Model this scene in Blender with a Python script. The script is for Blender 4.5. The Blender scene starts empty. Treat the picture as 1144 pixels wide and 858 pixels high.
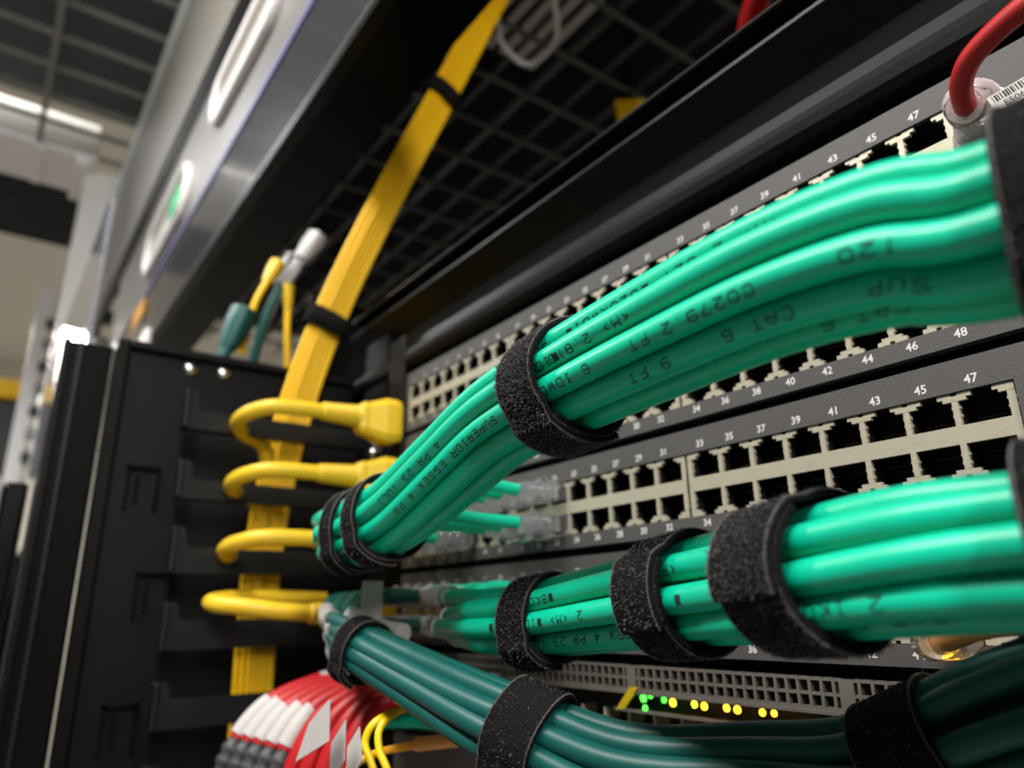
import bpy, bmesh, math, random
import mathutils
from mathutils import Vector, Matrix
random.seed(7)
SC = bpy.context.scene
COL = SC.collection
PI = math.pi
ZO = 1500.0          # all shapes are written in millimetres; height 0 is the top edge of the highest switch, 1.5 m above the floor

# ------------------------------------------------------------------ camera, world, lights
CAM = Vector((80.5, -221.9, -157.5))
RX = Vector((0.58916073, 0.80786832, -0.01544063))
RY = Vector((0.25284777, -0.16617942, 0.9531277))
RZ = Vector((0.76743576, -0.56544954, -0.30217409))
FPX = 806.07
cam = bpy.data.cameras.new('camera')
camo = bpy.data.objects.new('camera', cam)
COL.objects.link(camo)
cam.sensor_fit = 'HORIZONTAL'
cam.sensor_width = 36.0
cam.lens = FPX / 1144.0 * 36.0
cam.clip_start = 0.005
cam.clip_end = 60
mw = Matrix.Identity(4)
for i in range(3):
    mw[i][0] = RX[i]; mw[i][1] = RY[i]; mw[i][2] = RZ[i]
mw[0][3] = CAM.x / 1000; mw[1][3] = CAM.y / 1000; mw[2][3] = (CAM.z + ZO) / 1000
camo.matrix_world = mw
cam.dof.use_dof = True
cam.dof.focus_distance = 0.205
cam.dof.aperture_fstop = 9.0
SC.camera = camo
SC.view_settings.view_transform = 'Standard'
SC.view_settings.look = 'None'
SC.view_settings.gamma = 1
SC.view_settings.use_curve_mapping = False
SC.view_settings.exposure = 0.0

world = bpy.data.worlds.new('world')
SC.world = world
world.use_nodes = True
world.node_tree.nodes['Background'].inputs[0].default_value = (0.80, 0.90, 1.0, 1)
world.node_tree.nodes['Background'].inputs[1].default_value = 0.05

def area(name, loc, target, sx, sy, watts, color=(1, 1, 1)):
    l = bpy.data.lights.new(name, 'AREA')
    l.shape = 'RECTANGLE'; l.size = sx / 1000; l.size_y = sy / 1000; l.energy = watts; l.color = color
    o = bpy.data.objects.new(name, l); COL.objects.link(o)
    p = Vector(loc); d = Vector(target) - p
    o.location = (p.x / 1000, p.y / 1000, (p.z + ZO) / 1000)
    o.rotation_euler = d.to_track_quat('-Z', 'Y').to_euler()
    return o
# near aisle luminaire first, then lights added out of view for brightness
area('unseen_light', (-150, -760, 900), (-50, -60, -110), 1100, 160, 28, (1.0, 0.98, 0.93))
area('unseen_light', (-1650, -760, 1280), (-1900, -300, 300), 1200, 160, 60, (0.97, 0.98, 1.0))  # added out of view to brighten the white uprights
area('unseen_light', (1250, -560, 560), (-250, 0, 120), 160, 700, 19, (1.0, 0.98, 0.94))  # added out of view at the right to light the upper yellow bundle
area('unseen_light', (-4600, -730, 1280), (-4800, -500, 100), 1400, 160, 80, (1.0, 0.97, 0.92))  # added out of view to brighten the far aisle and end wall

# ------------------------------------------------------------------ helpers
def ray(px, py):
    a = (px - 572) / FPX; b = (429 - py) / FPX
    return RX * a + RY * b - RZ
def at(px, py, dep):
    return CAM + ray(px, py) * dep
def on(px, py, ax, v):
    d = ray(px, py)
    return CAM + d * ((v - CAM[ax]) / d[ax])

def mat(name, color, rough=0.5, metal=0.0, bump=0.0, bscale=300.0, var=0.0, vscale=60.0, emit=None, estr=0.0,
        trans=0.0, ior=1.45, spec=0.5, coat=0.0, sheen=0.0, detail=3.0, alpha=1.0):
    m = bpy.data.materials.new(name); m.use_nodes = True
    nt = m.node_tree; b = nt.nodes['Principled BSDF']
    b.inputs['Base Color'].default_value = (*color, 1)
    b.inputs['Roughness'].default_value = rough
    b.inputs['Metallic'].default_value = metal
    b.inputs['IOR'].default_value = ior
    b.inputs['Specular IOR Level'].default_value = spec
    b.inputs['Transmission Weight'].default_value = trans
    b.inputs['Coat Weight'].default_value = coat
    b.inputs['Sheen Weight'].default_value = sheen
    b.inputs['Alpha'].default_value = alpha
    tc = nt.nodes.new('ShaderNodeTexCoord')
    n = nt.nodes.new('ShaderNodeTexNoise'); n.inputs['Scale'].default_value = vscale; n.inputs['Detail'].default_value = detail
    nt.links.new(tc.outputs['Object'], n.inputs['Vector'])
    mx = nt.nodes.new('ShaderNodeMix'); mx.data_type = 'RGBA'
    mx.inputs[6].default_value = (*[c * (1 - var) for c in color], 1)
    mx.inputs[7].default_value = (*[min(1, c * (1 + var)) for c in color], 1)
    nt.links.new(n.outputs['Fac'], mx.inputs[0]); nt.links.new(mx.outputs[2], b.inputs['Base Color'])
    if bump:
        n2 = nt.nodes.new('ShaderNodeTexNoise'); n2.inputs['Scale'].default_value = bscale; n2.inputs['Detail'].default_value = detail
        nt.links.new(tc.outputs['Object'], n2.inputs['Vector'])
        bp = nt.nodes.new('ShaderNodeBump'); bp.inputs['Strength'].default_value = bump; bp.inputs['Distance'].default_value = 0.001
        nt.links.new(n2.outputs['Fac'], bp.inputs['Height']); nt.links.new(bp.outputs['Normal'], b.inputs['Normal'])
    if emit:
        b.inputs['Emission Color'].default_value = (*emit, 1); b.inputs['Emission Strength'].default_value = estr
    return m

M = {}
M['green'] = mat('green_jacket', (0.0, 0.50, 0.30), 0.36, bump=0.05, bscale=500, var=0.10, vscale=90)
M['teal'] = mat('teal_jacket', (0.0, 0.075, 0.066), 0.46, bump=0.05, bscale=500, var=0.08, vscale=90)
M['ink'] = mat('ink', (0.002, 0.028, 0.02), 0.7)
M['velcro'] = mat('black_hook_and_loop', (0.010, 0.009, 0.0093), 0.95, bump=1.0, bscale=1500, var=0.7, vscale=1500, spec=0.12, detail=4)
M['fuzz'] = mat('fuzz', (0.13, 0.12, 0.122), 0.5)
M['thread'] = mat('thread', (0.11, 0.10, 0.095), 0.7, bump=0.8, bscale=1500)
M['plate'] = mat('powder_coated_faceplate', (0.062, 0.057, 0.056), 0.55, bump=0.25, bscale=2500, var=0.08, vscale=1500)
M['grey_plate'] = mat('grey_equipment_front', (0.15, 0.14, 0.145), 0.5)
M['chassis'] = mat('black_chassis', (0.004, 0.004, 0.004), 0.5, spec=0.2)
M['block'] = mat('beige_shield', (0.44, 0.40, 0.31), 0.42, metal=0.35, bump=0.08, bscale=900, var=0.08, vscale=200)
M['cavity'] = mat('port_cavity', (0.004, 0.004, 0.004), 0.6)
M['gold'] = mat('gold_contact', (0.25, 0.17, 0.05), 0.4, metal=1)
M['white_ink'] = mat('white_print', (0.62, 0.60, 0.60), 0.6)
M['black'] = mat('black_gloss', (0.003, 0.003, 0.0035), 0.22, bump=0.03, bscale=200, spec=0.25)
M['soffit'] = mat('soffit_black', (0.003, 0.0035, 0.0035), 0.4, spec=0.06)
M['black_satin'] = mat('black_satin', (0.0035, 0.0035, 0.004), 0.45, bump=0.06, bscale=900, spec=0.22)
M['rail'] = mat('rail_black', (0.004, 0.004, 0.004), 0.38, bump=0.04, bscale=400, spec=0.16)
M['finger'] = mat('finger_plastic', (0.009, 0.009, 0.0095), 0.36, spec=0.4)
M['chrome'] = mat('chrome', (0.75, 0.75, 0.74), 0.22, metal=1)
M['yellow'] = mat('yellow_jacket', (0.86, 0.50, 0.001), 0.5, var=0.06, vscale=80, bump=0.04, bscale=500)
M['yellow_plug'] = mat('yellow_plug', (0.76, 0.49, 0.02), 0.45, var=0.06, vscale=80)
M['lemon'] = mat('lemon_fibre_jacket', (0.86, 0.60, 0.01), 0.3)
M['orange'] = mat('orange_fibre_jacket', (0.92, 0.42, 0.01), 0.35)
M['sleeve'] = mat('peach_sleeve', (0.90, 0.42, 0.12), 0.3)
M['red'] = mat('red_jacket', (0.46, 0.007, 0.010), 0.45, var=0.08, vscale=80)
M['label'] = mat('white_label', (0.50, 0.475, 0.465), 0.6, var=0.06, vscale=100)
M['clear'] = mat('clear_plug', (0.92, 0.94, 0.97), 0.05, trans=0.93, ior=1.5, bump=0.2, bscale=400)
M['clearpink'] = mat('clear_boot', (0.97, 0.90, 0.90), 0.12, trans=0.62, ior=1.5, bump=0.25, bscale=400)
M['boot'] = mat('translucent_white_boot', (0.62, 0.60, 0.59), 0.3, trans=0.3, ior=1.45)
M['dark_boot'] = mat('ribbed_dark_boot', (0.05, 0.05, 0.055), 0.45)
M['tray'] = mat('black_wire', (0.075, 0.072, 0.066), 0.4)
M['greywire'] = mat('grey_bar', (0.16, 0.155, 0.15), 0.45)
M['beam'] = mat('beam_paint', (0.20, 0.185, 0.165), 0.5, bump=0.05, bscale=200)
M['beam_highlight'] = mat('beam_highlight', (0.45, 0.48, 0.46), 0.4)
M['white'] = mat('white_paint', (0.80, 0.77, 0.76), 0.4)
M['offwhite'] = mat('offwhite_paint', (0.50, 0.47, 0.42), 0.5)
M['steel'] = mat('brushed_panel', (0.26, 0.245, 0.235), 0.30, metal=0.3, bump=0.1, bscale=60)
M['smoke'] = mat('smoked_panel', (0.055, 0.055, 0.060), 0.16, metal=0.2)
M['violet'] = mat('violet_edge', (0.16, 0.15, 0.34), 0.4)
M['panel_dark'] = mat('dark_panel', (0.045, 0.048, 0.050), 0.6)
M['acrylic'] = mat('clear_acrylic', (0.72, 0.72, 0.80), 0.08, trans=0.75, ior=1.2)
M['greenlight'] = mat('green_reflection', (0.02, 0.55, 0.22), 0.4)
M['led_green'] = mat('led_green', (0.02, 0.3, 0.02), 0.4, emit=(0.06, 1.0, 0.05), estr=4)
M['led_amber'] = mat('led_amber', (0.4, 0.2, 0.02), 0.4, emit=(1.0, 0.46, 0.02), estr=5)
M['lamp'] = mat('lamp_diffuser', (0.9, 0.9, 0.9), 0.4, emit=(1, 0.98, 0.95), estr=5)
M['floor'] = mat('floor_tile', (0.45, 0.42, 0.38), 0.45, var=0.08, vscale=3)
M['wall'] = mat('wall_paint', (0.62, 0.58, 0.51), 0.8, var=0.03, vscale=3)
M['wall_dark'] = mat('dark_wall_paint', (0.20, 0.19, 0.18), 0.8, var=0.03, vscale=3)
M['matte'] = mat('matte_black', (0.014, 0.014, 0.014), 0.9, spec=0.02)
M['ceil'] = mat('ceiling_paint', (0.60, 0.57, 0.51), 0.8, var=0.03, vscale=5)
M['vent'] = mat('vent_mesh_metal', (0.15, 0.132, 0.115), 0.45, metal=0.3)

def cr(pts, n=8):
    """Catmull-Rom through points -> dense list"""
    P = [Vector(p) for p in pts]
    P = [P[0] * 2 - P[1]] + P + [P[-1] * 2 - P[-2]]
    out = []
    for i in range(1, len(P) - 2):
        a, b, c, d = P[i - 1], P[i], P[i + 1], P[i + 2]
        for k in range(n):
            t = k / n
            out.append(0.5 * ((2 * b) + (c - a) * t + (2 * a - 5 * b + 4 * c - d) * t * t + (3 * b - a - 3 * c + d) * t ** 3))
    out.append(P[-2].copy())
    return out

def frames(path, up=Vector((0, 0, 1))):
    T = []
    for i in range(len(path)):
        a = path[max(0, i - 1)]; b = path[min(len(path) - 1, i + 1)]
        T.append((b - a).normalized())
    n = up - T[0] * up.dot(T[0])
    if n.length < 0.05: n = Vector((1, 0, 0)) - T[0] * T[0].x
    n.normalize(); N = [n]
    for i in range(1, len(path)):
        n = N[-1] - T[i] * N[-1].dot(T[i]); n.normalize(); N.append(n)
    B = [T[i].cross(N[i]) for i in range(len(path))]
    return T, N, B

class MB:
    def __init__(s): s.v = []; s.f = []; s.smooth = []
    def add(s, vs, fs, smooth=False):
        o = len(s.v); s.v += [Vector(v) for v in vs]
        for f in fs: s.f.append([o + i for i in f]); s.smooth.append(smooth)
        return s
    def box(s, x0, x1, y0, y1, z0, z1, bev=0.0):
        x0, x1 = sorted((x0, x1)); y0, y1 = sorted((y0, y1)); z0, z1 = sorted((z0, z1))
        if bev <= 0:
            v = [(x, y, z) for z in (z0, z1) for y in (y0, y1) for x in (x0, x1)]
            return s.add(v, [(0, 2, 3, 1), (4, 5, 7, 6), (0, 1, 5, 4), (2, 6, 7, 3), (0, 4, 6, 2), (1, 3, 7, 5)])
        bm = bmesh.new()
        bmesh.ops.create_cube(bm, size=1)
        for v in bm.verts:
            v.co = Vector(((x0 + x1) / 2 + v.co.x * (x1 - x0), (y0 + y1) / 2 + v.co.y * (y1 - y0), (z0 + z1) / 2 + v.co.z * (z1 - z0)))
        bmesh.ops.bevel(bm, geom=bm.edges[:], offset=min(bev, 0.45 * min(x1 - x0, y1 - y0, z1 - z0)), segments=2, affect='EDGES', profile=0.5)
        bm.verts.index_update()
        s.add([v.co.copy() for v in bm.verts], [[v.index for v in f.verts] for f in bm.faces]); bm.free()
        return s
    def prism(s, poly, d):
        """poly: list of 3D points (planar), extruded by vector d"""
        n = len(poly); P = [Vector(p) for p in poly]; d = Vector(d)
        s.add(P + [p + d for p in P], [list(range(n))[::-1], list(range(n, 2 * n))] + [(i, (i + 1) % n, (i + 1) % n + n, i + n) for i in range(n)])
        return s
    def tube(s, path, r, seg=12, caps=True, up=Vector((0, 0, 1))):
        T, N, B = frames(path, up); vs = []; fs = []
        rr = r if callable(r) else (lambda t: r)
        L = len(path)
        for i, p in enumerate(path):
            q = rr(i / (L - 1))
            if not isinstance(q, tuple): q = (q, q)
            for k in range(seg):
                a = 2 * PI * k / seg
                vs.append(p + N[i] * (math.cos(a) * q[0]) + B[i] * (math.sin(a) * q[1]))
        for i in range(L - 1):
            for k in range(seg):
                k2 = (k + 1) % seg
                fs.append((i * seg + k, i * seg + k2, (i + 1) * seg + k2, (i + 1) * seg + k))
        s.add(vs, fs, True)
        if caps:
            s.add(vs[:seg], [list(range(seg))[::-1]]); s.add(vs[-seg:], [list(range(seg))])
        return s
    def lathe(s, c, axis, prof, seg=20):
        """prof: list of (dist along axis, radius)"""
        ax = Vector(axis).normalized(); c = Vector(c)
        u = ax.orthogonal().normalized(); w = ax.cross(u); vs = []; fs = []
        for (h, r) in prof:
            for k in range(seg):
                a = 2 * PI * k / seg; vs.append(c + ax * h + (u * math.cos(a) + w * math.sin(a)) * max(r, 0.001))
        for i in range(len(prof) - 1):
            for k in range(seg):
                k2 = (k + 1) % seg; fs.append((i * seg + k, i * seg + k2, (i + 1) * seg + k2, (i + 1) * seg + k))
        s.add(vs, fs, True)
        s.add(vs[:seg], [list(range(seg))[::-1]]); s.add(vs[-seg:], [list(range(seg))])
        return s

ORG = {}
def base(o): return ORG.get(o.name, Vector((0, 0, 0)))
def mesh(name, mb, m, parent=None, loc=None):
    """ONE mesh object; vertices in mm, written relative to its own origin (loc) or its parent's"""
    org = Vector(loc) if loc is not None else (base(parent) if parent else Vector((0, 0, 0)))
    me = bpy.data.meshes.new(name)
    me.from_pydata([tuple((v - org) / 1000) for v in mb.v], [], mb.f)
    me.polygons.foreach_set('use_smooth', mb.smooth)
    me.update()
    me.materials.append(m)
    o = bpy.data.objects.new(name, me); COL.objects.link(o); ORG[o.name] = org
    if parent is not None:
        o.parent = parent
        o.location = (org - base(parent)) / 1000
    else:
        o.location = (org.x / 1000, org.y / 1000, (org.z + ZO) / 1000)
    return o
def tag(o, label, cat, group=None, kind=None):
    if label: o['label'] = label
    if cat: o['category'] = cat
    if group: o['group'] = group
    if kind: o['kind'] = kind
    return o
def thing(name, label, cat, loc, group=None):
    o = bpy.data.objects.new(name, None); o.empty_display_size = 0.01; COL.objects.link(o)
    o.location = (loc[0] / 1000, loc[1] / 1000, (loc[2] + ZO) / 1000); ORG[o.name] = Vector(loc)
    return tag(o, label, cat, group)
def dup(root, loc, label, group=None, rot=None):
    c = root.copy(); COL.objects.link(c); ORG[c.name] = Vector(loc)
    c.location = (loc[0] / 1000, loc[1] / 1000, (loc[2] + ZO) / 1000)
    if rot: c.rotation_euler = rot
    if label: c['label'] = label
    if group: c['group'] = group
    for ch in list(root.children):
        k = ch.copy(); COL.objects.link(k); k.parent = c
        for g in list(ch.children):
            q = g.copy(); COL.objects.link(q); q.parent = k
    return c
def struct(name, mb, m, kind='structure', loc=None, parent=None):
    o = mesh(name, mb, m, parent, loc)
    if parent is None: o['kind'] = kind
    return o

# stroke letters on a 4 x 6 grid, as ink-jet jacket printing
GL = {
 'S': [[(4,5.2),(3,6),(1,6),(0,5),(0,4),(1,3.2),(3,2.8),(4,2),(4,1),(3,0),(1,0),(0,.8)]], 'U': [[(0,6),(0,1),(1,0),(3,0),(4,1),(4,6)]],
 'P': [[(0,0),(0,6),(3,6),(4,5),(4,4),(3,3),(0,3)]], 'E': [[(4,6),(0,6),(0,0),(4,0)],[(0,3),(3,3)]],
 'R': [[(0,0),(0,6),(3,6),(4,5),(4,4),(3,3),(0,3)],[(2,3),(4,0)]], 'I': [[(2,0),(2,6)],[(1,6),(3,6)],[(1,0),(3,0)]],
 'O': [[(1,0),(3,0),(4,1),(4,5),(3,6),(1,6),(0,5),(0,1),(1,0)]], 'X': [[(0,0),(4,6)],[(0,6),(4,0)]],
 '4': [[(3,0),(3,6),(0,2),(4,2)]], '2': [[(0,5),(1,6),(3,6),(4,5),(4,4),(0,0),(4,0)]],
 '3': [[(0,5.2),(1,6),(3,6),(4,5),(4,4),(3,3),(1.5,3)],[(3,3),(4,2),(4,1),(3,0),(1,0),(0,.8)]],
 '(': [[(3,6.4),(1.8,5),(1.8,1),(3,-.4)]], ')': [[(1,6.4),(2.2,5),(2.2,1),(1,-.4)]], 'L': [[(0,6),(0,0),(4,0)]],
 'C': [[(4,5),(3,6),(1,6),(0,5),(0,1),(1,0),(3,0),(4,1)]], 'A': [[(0,0),(0,4),(2,6),(4,4),(4,0)],[(0,2.4),(4,2.4)]],
 'T': [[(0,6),(4,6)],[(2,6),(2,0)]], '6': [[(4,5.4),(3,6),(1,6),(0,5),(0,1),(1,0),(3,0),(4,1),(4,2.4),(3,3.2),(0,3)]],
 '#': 'block', 'D': [[(0,0),(0,6),(3,6),(4,5),(4,1),(3,0),(0,0)]], 'W': [[(0,6),(0.8,0),(2,4),(3.2,0),(4,6)]],
 'K': [[(0,0),(0,6)],[(4,6),(0,3),(4,0)]], '8': [[(1,0),(3,0),(4,1),(4,2),(3,3),(1,3),(0,4),(0,5),(1,6),(3,6),(4,5),(4,4),(3,3)],[(1,3),(0,2),(0,1),(1,0)]],
 '<': [[(3.5,5),(1,3),(3.5,1)]], '>': [[(.5,5),(3,3),(.5,1)]], 'M': [[(0,0),(0,6),(2,3),(4,6),(4,0)]], '0': [[(1,0),(3,0),(4,1),(4,5),(3,6),(1,6),(0,5),(0,1),(1,0)]],
 '1': [[(1,5),(2,6),(2,0)]], '7': [[(0,6),(4,6),(1.5,0)]], '9': [[(0,.6),(1,0),(3,0),(4,1),(4,5),(3,6),(1,6),(0,5),(0,3.6),(1,2.8),(4,3)]],
 'B': [[(0,0),(0,6),(3,6),(4,5),(4,4),(3,3),(0,3)],[(3,3),(4,2),(4,1),(3,0),(0,0)]], '.': [[(2,0),(2,.7)]], ' ': [], 'F': [[(4,6),(0,6),(0,0)],[(0,3),(3,3)]],
}
def glyph_quads(text, h, adv, wid, th):
    """strokes as small quads in (u,v): u along the text, v up"""
    out = []
    sx = wid / 4; sy = h / 6
    for i, ch in enumerate(text):
        g = GL.get(ch, [])
        x0 = i * adv
        if g == 'block':
            for k in range(5):
                for j in range(5):
                    a = x0 + k * wid / 5; b = j * h / 5
                    out.append([(a, b), (a + wid / 5, b), (a + wid / 5, b + h / 5), (a, b + h / 5)])
            continue
        for st in g:
            for (a, b) in zip(st[:-1], st[1:]):
                ax, ay, bx, by = x0 + a[0] * sx, a[1] * sy, x0 + b[0] * sx, b[1] * sy
                L = math.hypot(bx - ax, by - ay)
                if L < 1e-6: continue
                nx, ny = -(by - ay) / L * th / 2, (bx - ax) / L * th / 2
                ex, ey = (bx - ax) / L * th * 0.4, (by - ay) / L * th * 0.4
                ax -= ex; ay -= ey; bx += ex; by += ey
                m = max(1, int(L / 0.45))
                for k in range(m):
                    t0 = k / m; t1 = (k + 1) / m
                    p0 = (ax + (bx - ax) * t0, ay + (by - ay) * t0); p1 = (ax + (bx - ax) * t1, ay + (by - ay) * t1)
                    out.append([(p0[0] - nx, p0[1] - ny), (p1[0] - nx, p1[1] - ny), (p1[0] + nx, p1[1] + ny), (p0[0] + nx, p0[1] + ny)])
    return out

def jacket_text(path, r, text, s0, toward, h=2.4, adv=3.6, wid=2.2, th=0.33):
    """wraps jacket lettering on a cable; runs along the path, starts s0 mm from its first point, centred on the side facing 'toward'"""
    S = [0.0]
    for a, b in zip(path[:-1], path[1:]): S.append(S[-1] + (b - a).length)
    mb = MB()
    def locate(s):
        s = max(0.01, min(S[-1] - 0.01, s))
        lo, hi = 0, len(S) - 1
        while hi - lo > 1:
            m_ = (lo + hi) // 2
            if S[m_] <= s: lo = m_
            else: hi = m_
        t = (s - S[lo]) / (S[hi] - S[lo])
        p = path[lo].lerp(path[hi], t); T = (path[hi] - path[lo]).normalized()
        return p, T
    for q in glyph_quads(text, h, adv, wid, th):
        vs = []
        for (u, v) in q:
            p, T = locate(s0 + u)
            d = toward - p; d = d - T * d.dot(T); d.normalize()
            w = d.cross(T)             # 'up' of the lettering
            a = (v - h / 2) / r
            vs.append(p + (d * math.cos(a) + w * math.sin(a)) * (r + 0.03))
        mb.add(vs, [(0, 1, 2, 3)])
    return mb

def text_mesh(body, size, origin, ux, uy, bold=0.0):
    """flat lettering, returned as vertices/faces laid out from origin along ux / uy (mm)"""
    c = bpy.data.curves.new('t', 'FONT'); c.body = body; c.size = size; c.align_x = 'CENTER'; c.align_y = 'CENTER'; c.offset = bold
    c.resolution_u = 3
    o = bpy.data.objects.new('t', c); COL.objects.link(o)
    dg = bpy.context.evaluated_depsgraph_get(); dg.update()
    me = bpy.data.meshes.new_from_object(o.evaluated_get(dg))
    O = Vector(origin); ux = Vector(ux); uy = Vector(uy)
    vs = [O + ux * v.co.x + uy * v.co.y for v in me.vertices]; fs = [list(p.vertices) for p in me.polygons]
    bpy.data.objects.remove(o); bpy.data.curves.remove(c); bpy.data.meshes.remove(me)
    return vs, fs

# ------------------------------------------------------------------ the room
struct('floor', MB().box(-7000, 2500, -1600, 1500, -ZO - 50, -ZO), M['floor'])
struct('ceiling', MB().box(-7000, 2500, -1600, 1500, 1900, 1950), M['ceil'])
struct('wall_far', MB().box(-7050, -7000, -1600, 1500, -ZO, 1900), M['wall'])
struct('wall_aisle', MB().box(-7000, 2500, -1650, -1600, -ZO, 1900), M['wall_dark'])
struct('wall_right', MB().box(2500, 2550, -1600, 1500, -ZO, 1900), M['wall'])
struct('wall_back', MB().box(-7000, 2500, 1500, 1550, -ZO, 1900), M['ceil'])

# luminaires over the aisle, out of view; the two farther ones are added
for (x, y, z, l, lab) in ((-150, -790, 960, 1150, 'long white aisle lamp nearest the camera, above the racks'), (-1650, -760, 1310, 1250, 'long white added lamp farther down the aisle, out of view'), (-4600, -730, 1310, 1450, 'long white added lamp at the far end of the aisle, out of view')):
    t = thing('unseen_aisle_lamp', lab, 'lamp', (x, y, z), 'aisle lamps')
    mesh('lamp_housing', MB().box(x - l / 2 - 20, x + l / 2 + 20, y - 95, y + 95, z, z + 50, 6), M['white'], t)
    mesh('lamp_hanger', MB().box(x - 4, x + 4, y - 4, y + 4, z + 48, 1900), M['white'], t)

# aisle beam, its light edge, and the fascia above the rack
t = thing('aisle_beam', 'wide grey beige painted beam running along the aisle above the racks', 'beam', (-1500, -70, 520))
mesh('beam_body', MB().box(-4200, 420, -74, -60, 556, 865, 3), M['beam'], t)
mesh('edge_strip', MB().box(-4200, 420, -78, -60, 865, 935, 2), M['beam_highlight'], t)  # highlight along the beam's edge, put in as a paler strip
mesh('lip', MB().box(-4200, 420, -70, -60, 520, 556), M['rail'], t)
t = thing('fascia_panel', 'smoked glossy fascia panel hanging above the open rack', 'panel', (-500, -62, 230))
mesh('smoked_band', MB().box(-1130, -170, -65, -60, 229, 338), M['smoke'], t)
mesh('bottom_trim', MB().box(-1130, -170, -69, -58, 222, 231, 1), M['rail'], t)
mesh('bright_bead', MB().box(-1130, -170, -69.6, -69, 228, 229.5), M['steel'], t)
mesh('violet_trim', MB().box(-1180, -170, -67, -60, 338, 345), M['violet'], t)
mesh('metal_band', MB().box(-1500, -170, -66, -60, 343, 520), M['steel'], t)
def oblong(x0, x1, zc, h, y, th, n=10):
    r = h / 2; pts = []
    for k in range(n + 1):
        a = -PI / 2 + PI * k / n; pts.append(Vector((x1 - r + r * math.cos(a), y, zc + r * math.sin(a))))
    for k in range(n + 1):
        a = PI / 2 + PI * k / n; pts.append(Vector((x0 + r + r * math.cos(a), y, zc + r * math.sin(a))))
    pts.append(pts[0].copy())
    return pts
for (x0, x1, zc, h, lab) in ((-735, -500, 440, 62, 'long white rounded reflection shape on the fascia, nearer one'), (-1125, -850, 402, 76, 'long white rounded reflection shape on the fascia, with green patch')):
    t = thing('oval_reflection', lab, 'frame', ((x0 + x1) / 2, -68, zc))  # whitish reflections in the fascia, shaped as solid ovals
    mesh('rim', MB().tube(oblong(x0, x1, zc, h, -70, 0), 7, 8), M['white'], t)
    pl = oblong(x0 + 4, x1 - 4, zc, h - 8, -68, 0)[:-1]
    mesh('oval_fill', MB().prism(pl, (0, 2, 0)), M['offwhite'], t)
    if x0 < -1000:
        mesh('green_reflection', MB().box(-960, -900, -72.5, -70.5, 392, 426, 1), M['greenlight'], t)  # green reflection in the fascia, built as a small coloured plate
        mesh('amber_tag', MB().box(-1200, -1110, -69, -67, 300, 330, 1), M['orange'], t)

# ladder tray of grey bars high above the aisle
t = thing('ladder_tray', 'grey wire ladder tray hung above the aisle, long bars across', 'tray', (-1500, -250, 1000))
for i in range(9):
    x = -1000 - 108 * i
    mesh('rung', MB().box(x - 5, x + 5, -520, -30, 990, 1000), M['greywire'], t)
mesh('side_rail', MB().box(-1880, -900, -264, -252, 984, 996), M['greywire'], t)
mesh('side_rail', MB().box(-1880, -900, -520, -508, 984, 996), M['greywire'], t)
# dark ceiling panels above it, then bright cross beams
tag(mesh('ceiling_baffle', MB().box(-1800, -600, -700, -20, 1080, 1100), M['panel_dark']), 'dark ceiling baffle above the grey ladder tray', 'panel')
t = thing('cross_beam', 'pale cross beam over the far aisle with bright brackets', 'beam', (-1900, -250, 1000))
mesh('beam_body', MB().box(-2040, -1860, -700, -130, 990, 1090, 4), M['offwhite'], t)
mesh('beam_lip', MB().box(-2050, -1850, -700, -130, 980, 990), M['white'], t)
mesh('bracket', MB().box(-2045, -1855, -262, -240, 972, 986, 3), M['white'], t)
mesh('bracket', MB().box(-2060, -1850, -172, -140, 960, 986, 5), M['white'], t)
t = thing('louvre_panel', 'dark louvred ceiling panel beyond the pale cross beam', 'panel', (-2270, -250, 1000))
mesh('panel_frame', MB().box(-2460, -2080, -700, -130, 1010, 1030), M['panel_dark'], t)
mb = MB()
for i in range(12): mb.box(-2452 + i * 31, -2446 + i * 31, -698, -132, 992, 1010)
mesh('louvre_blades', mb, M['panel_dark'], t)

# white uprights of the far racks, seen past the rack's edge
def vert_at(px, py, x): return on(px, py, 0, x)
for (pxl, pyl, pxr, x, dx, top, m, lab) in (
        (75, 300, 125, -1900, 60, 985, 'white', 'tall bright white rack upright under the cross beam'),
        (50, 300, 68, -2600, 60, 900, 'white', 'tall white rack upright farther down the aisle'),
        (2, 520, 22, -3600, 60, 800, 'white', 'distant white rack upright at the end of the aisle')):
    a = vert_at(pxl, pyl, x); b = vert_at(pxr, pyl, x)
    t = thing('rack_upright', lab, 'rack upright', (x, (a.y + b.y) / 2, -ZO))
    mesh('column', MB().box(x - dx, x, a.y, b.y, -ZO, top, 6), M[m], t)
    for k in range(7):
        z = 560 - k * 75 + (200 if x < -2000 else 0)
        mesh('latch', MB().box(x - 20, x + 10, b.y - 12, b.y + 20, z, z + 34, 4), M['steel'] if k % 2 else M['panel_dark'], t)
a = on(0, 440, 0, -3000); b = on(40, 440, 0, -3000)
tag(mesh('cable_raceway', MB().box(-3100, -3000, a.y - 400, b.y, a.z - 10, a.z + 60, 8), M['yellow']), 'yellow overhead cable raceway far down the aisle', 'cable raceway')
tag(mesh('far_cabinet', MB().box(-3300, -3020, a.y - 400, b.y - 10, a.z - 250, a.z - 15, 8), M['panel_dark']), 'dark grey cabinet box under the yellow raceway', 'cabinet')

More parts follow.
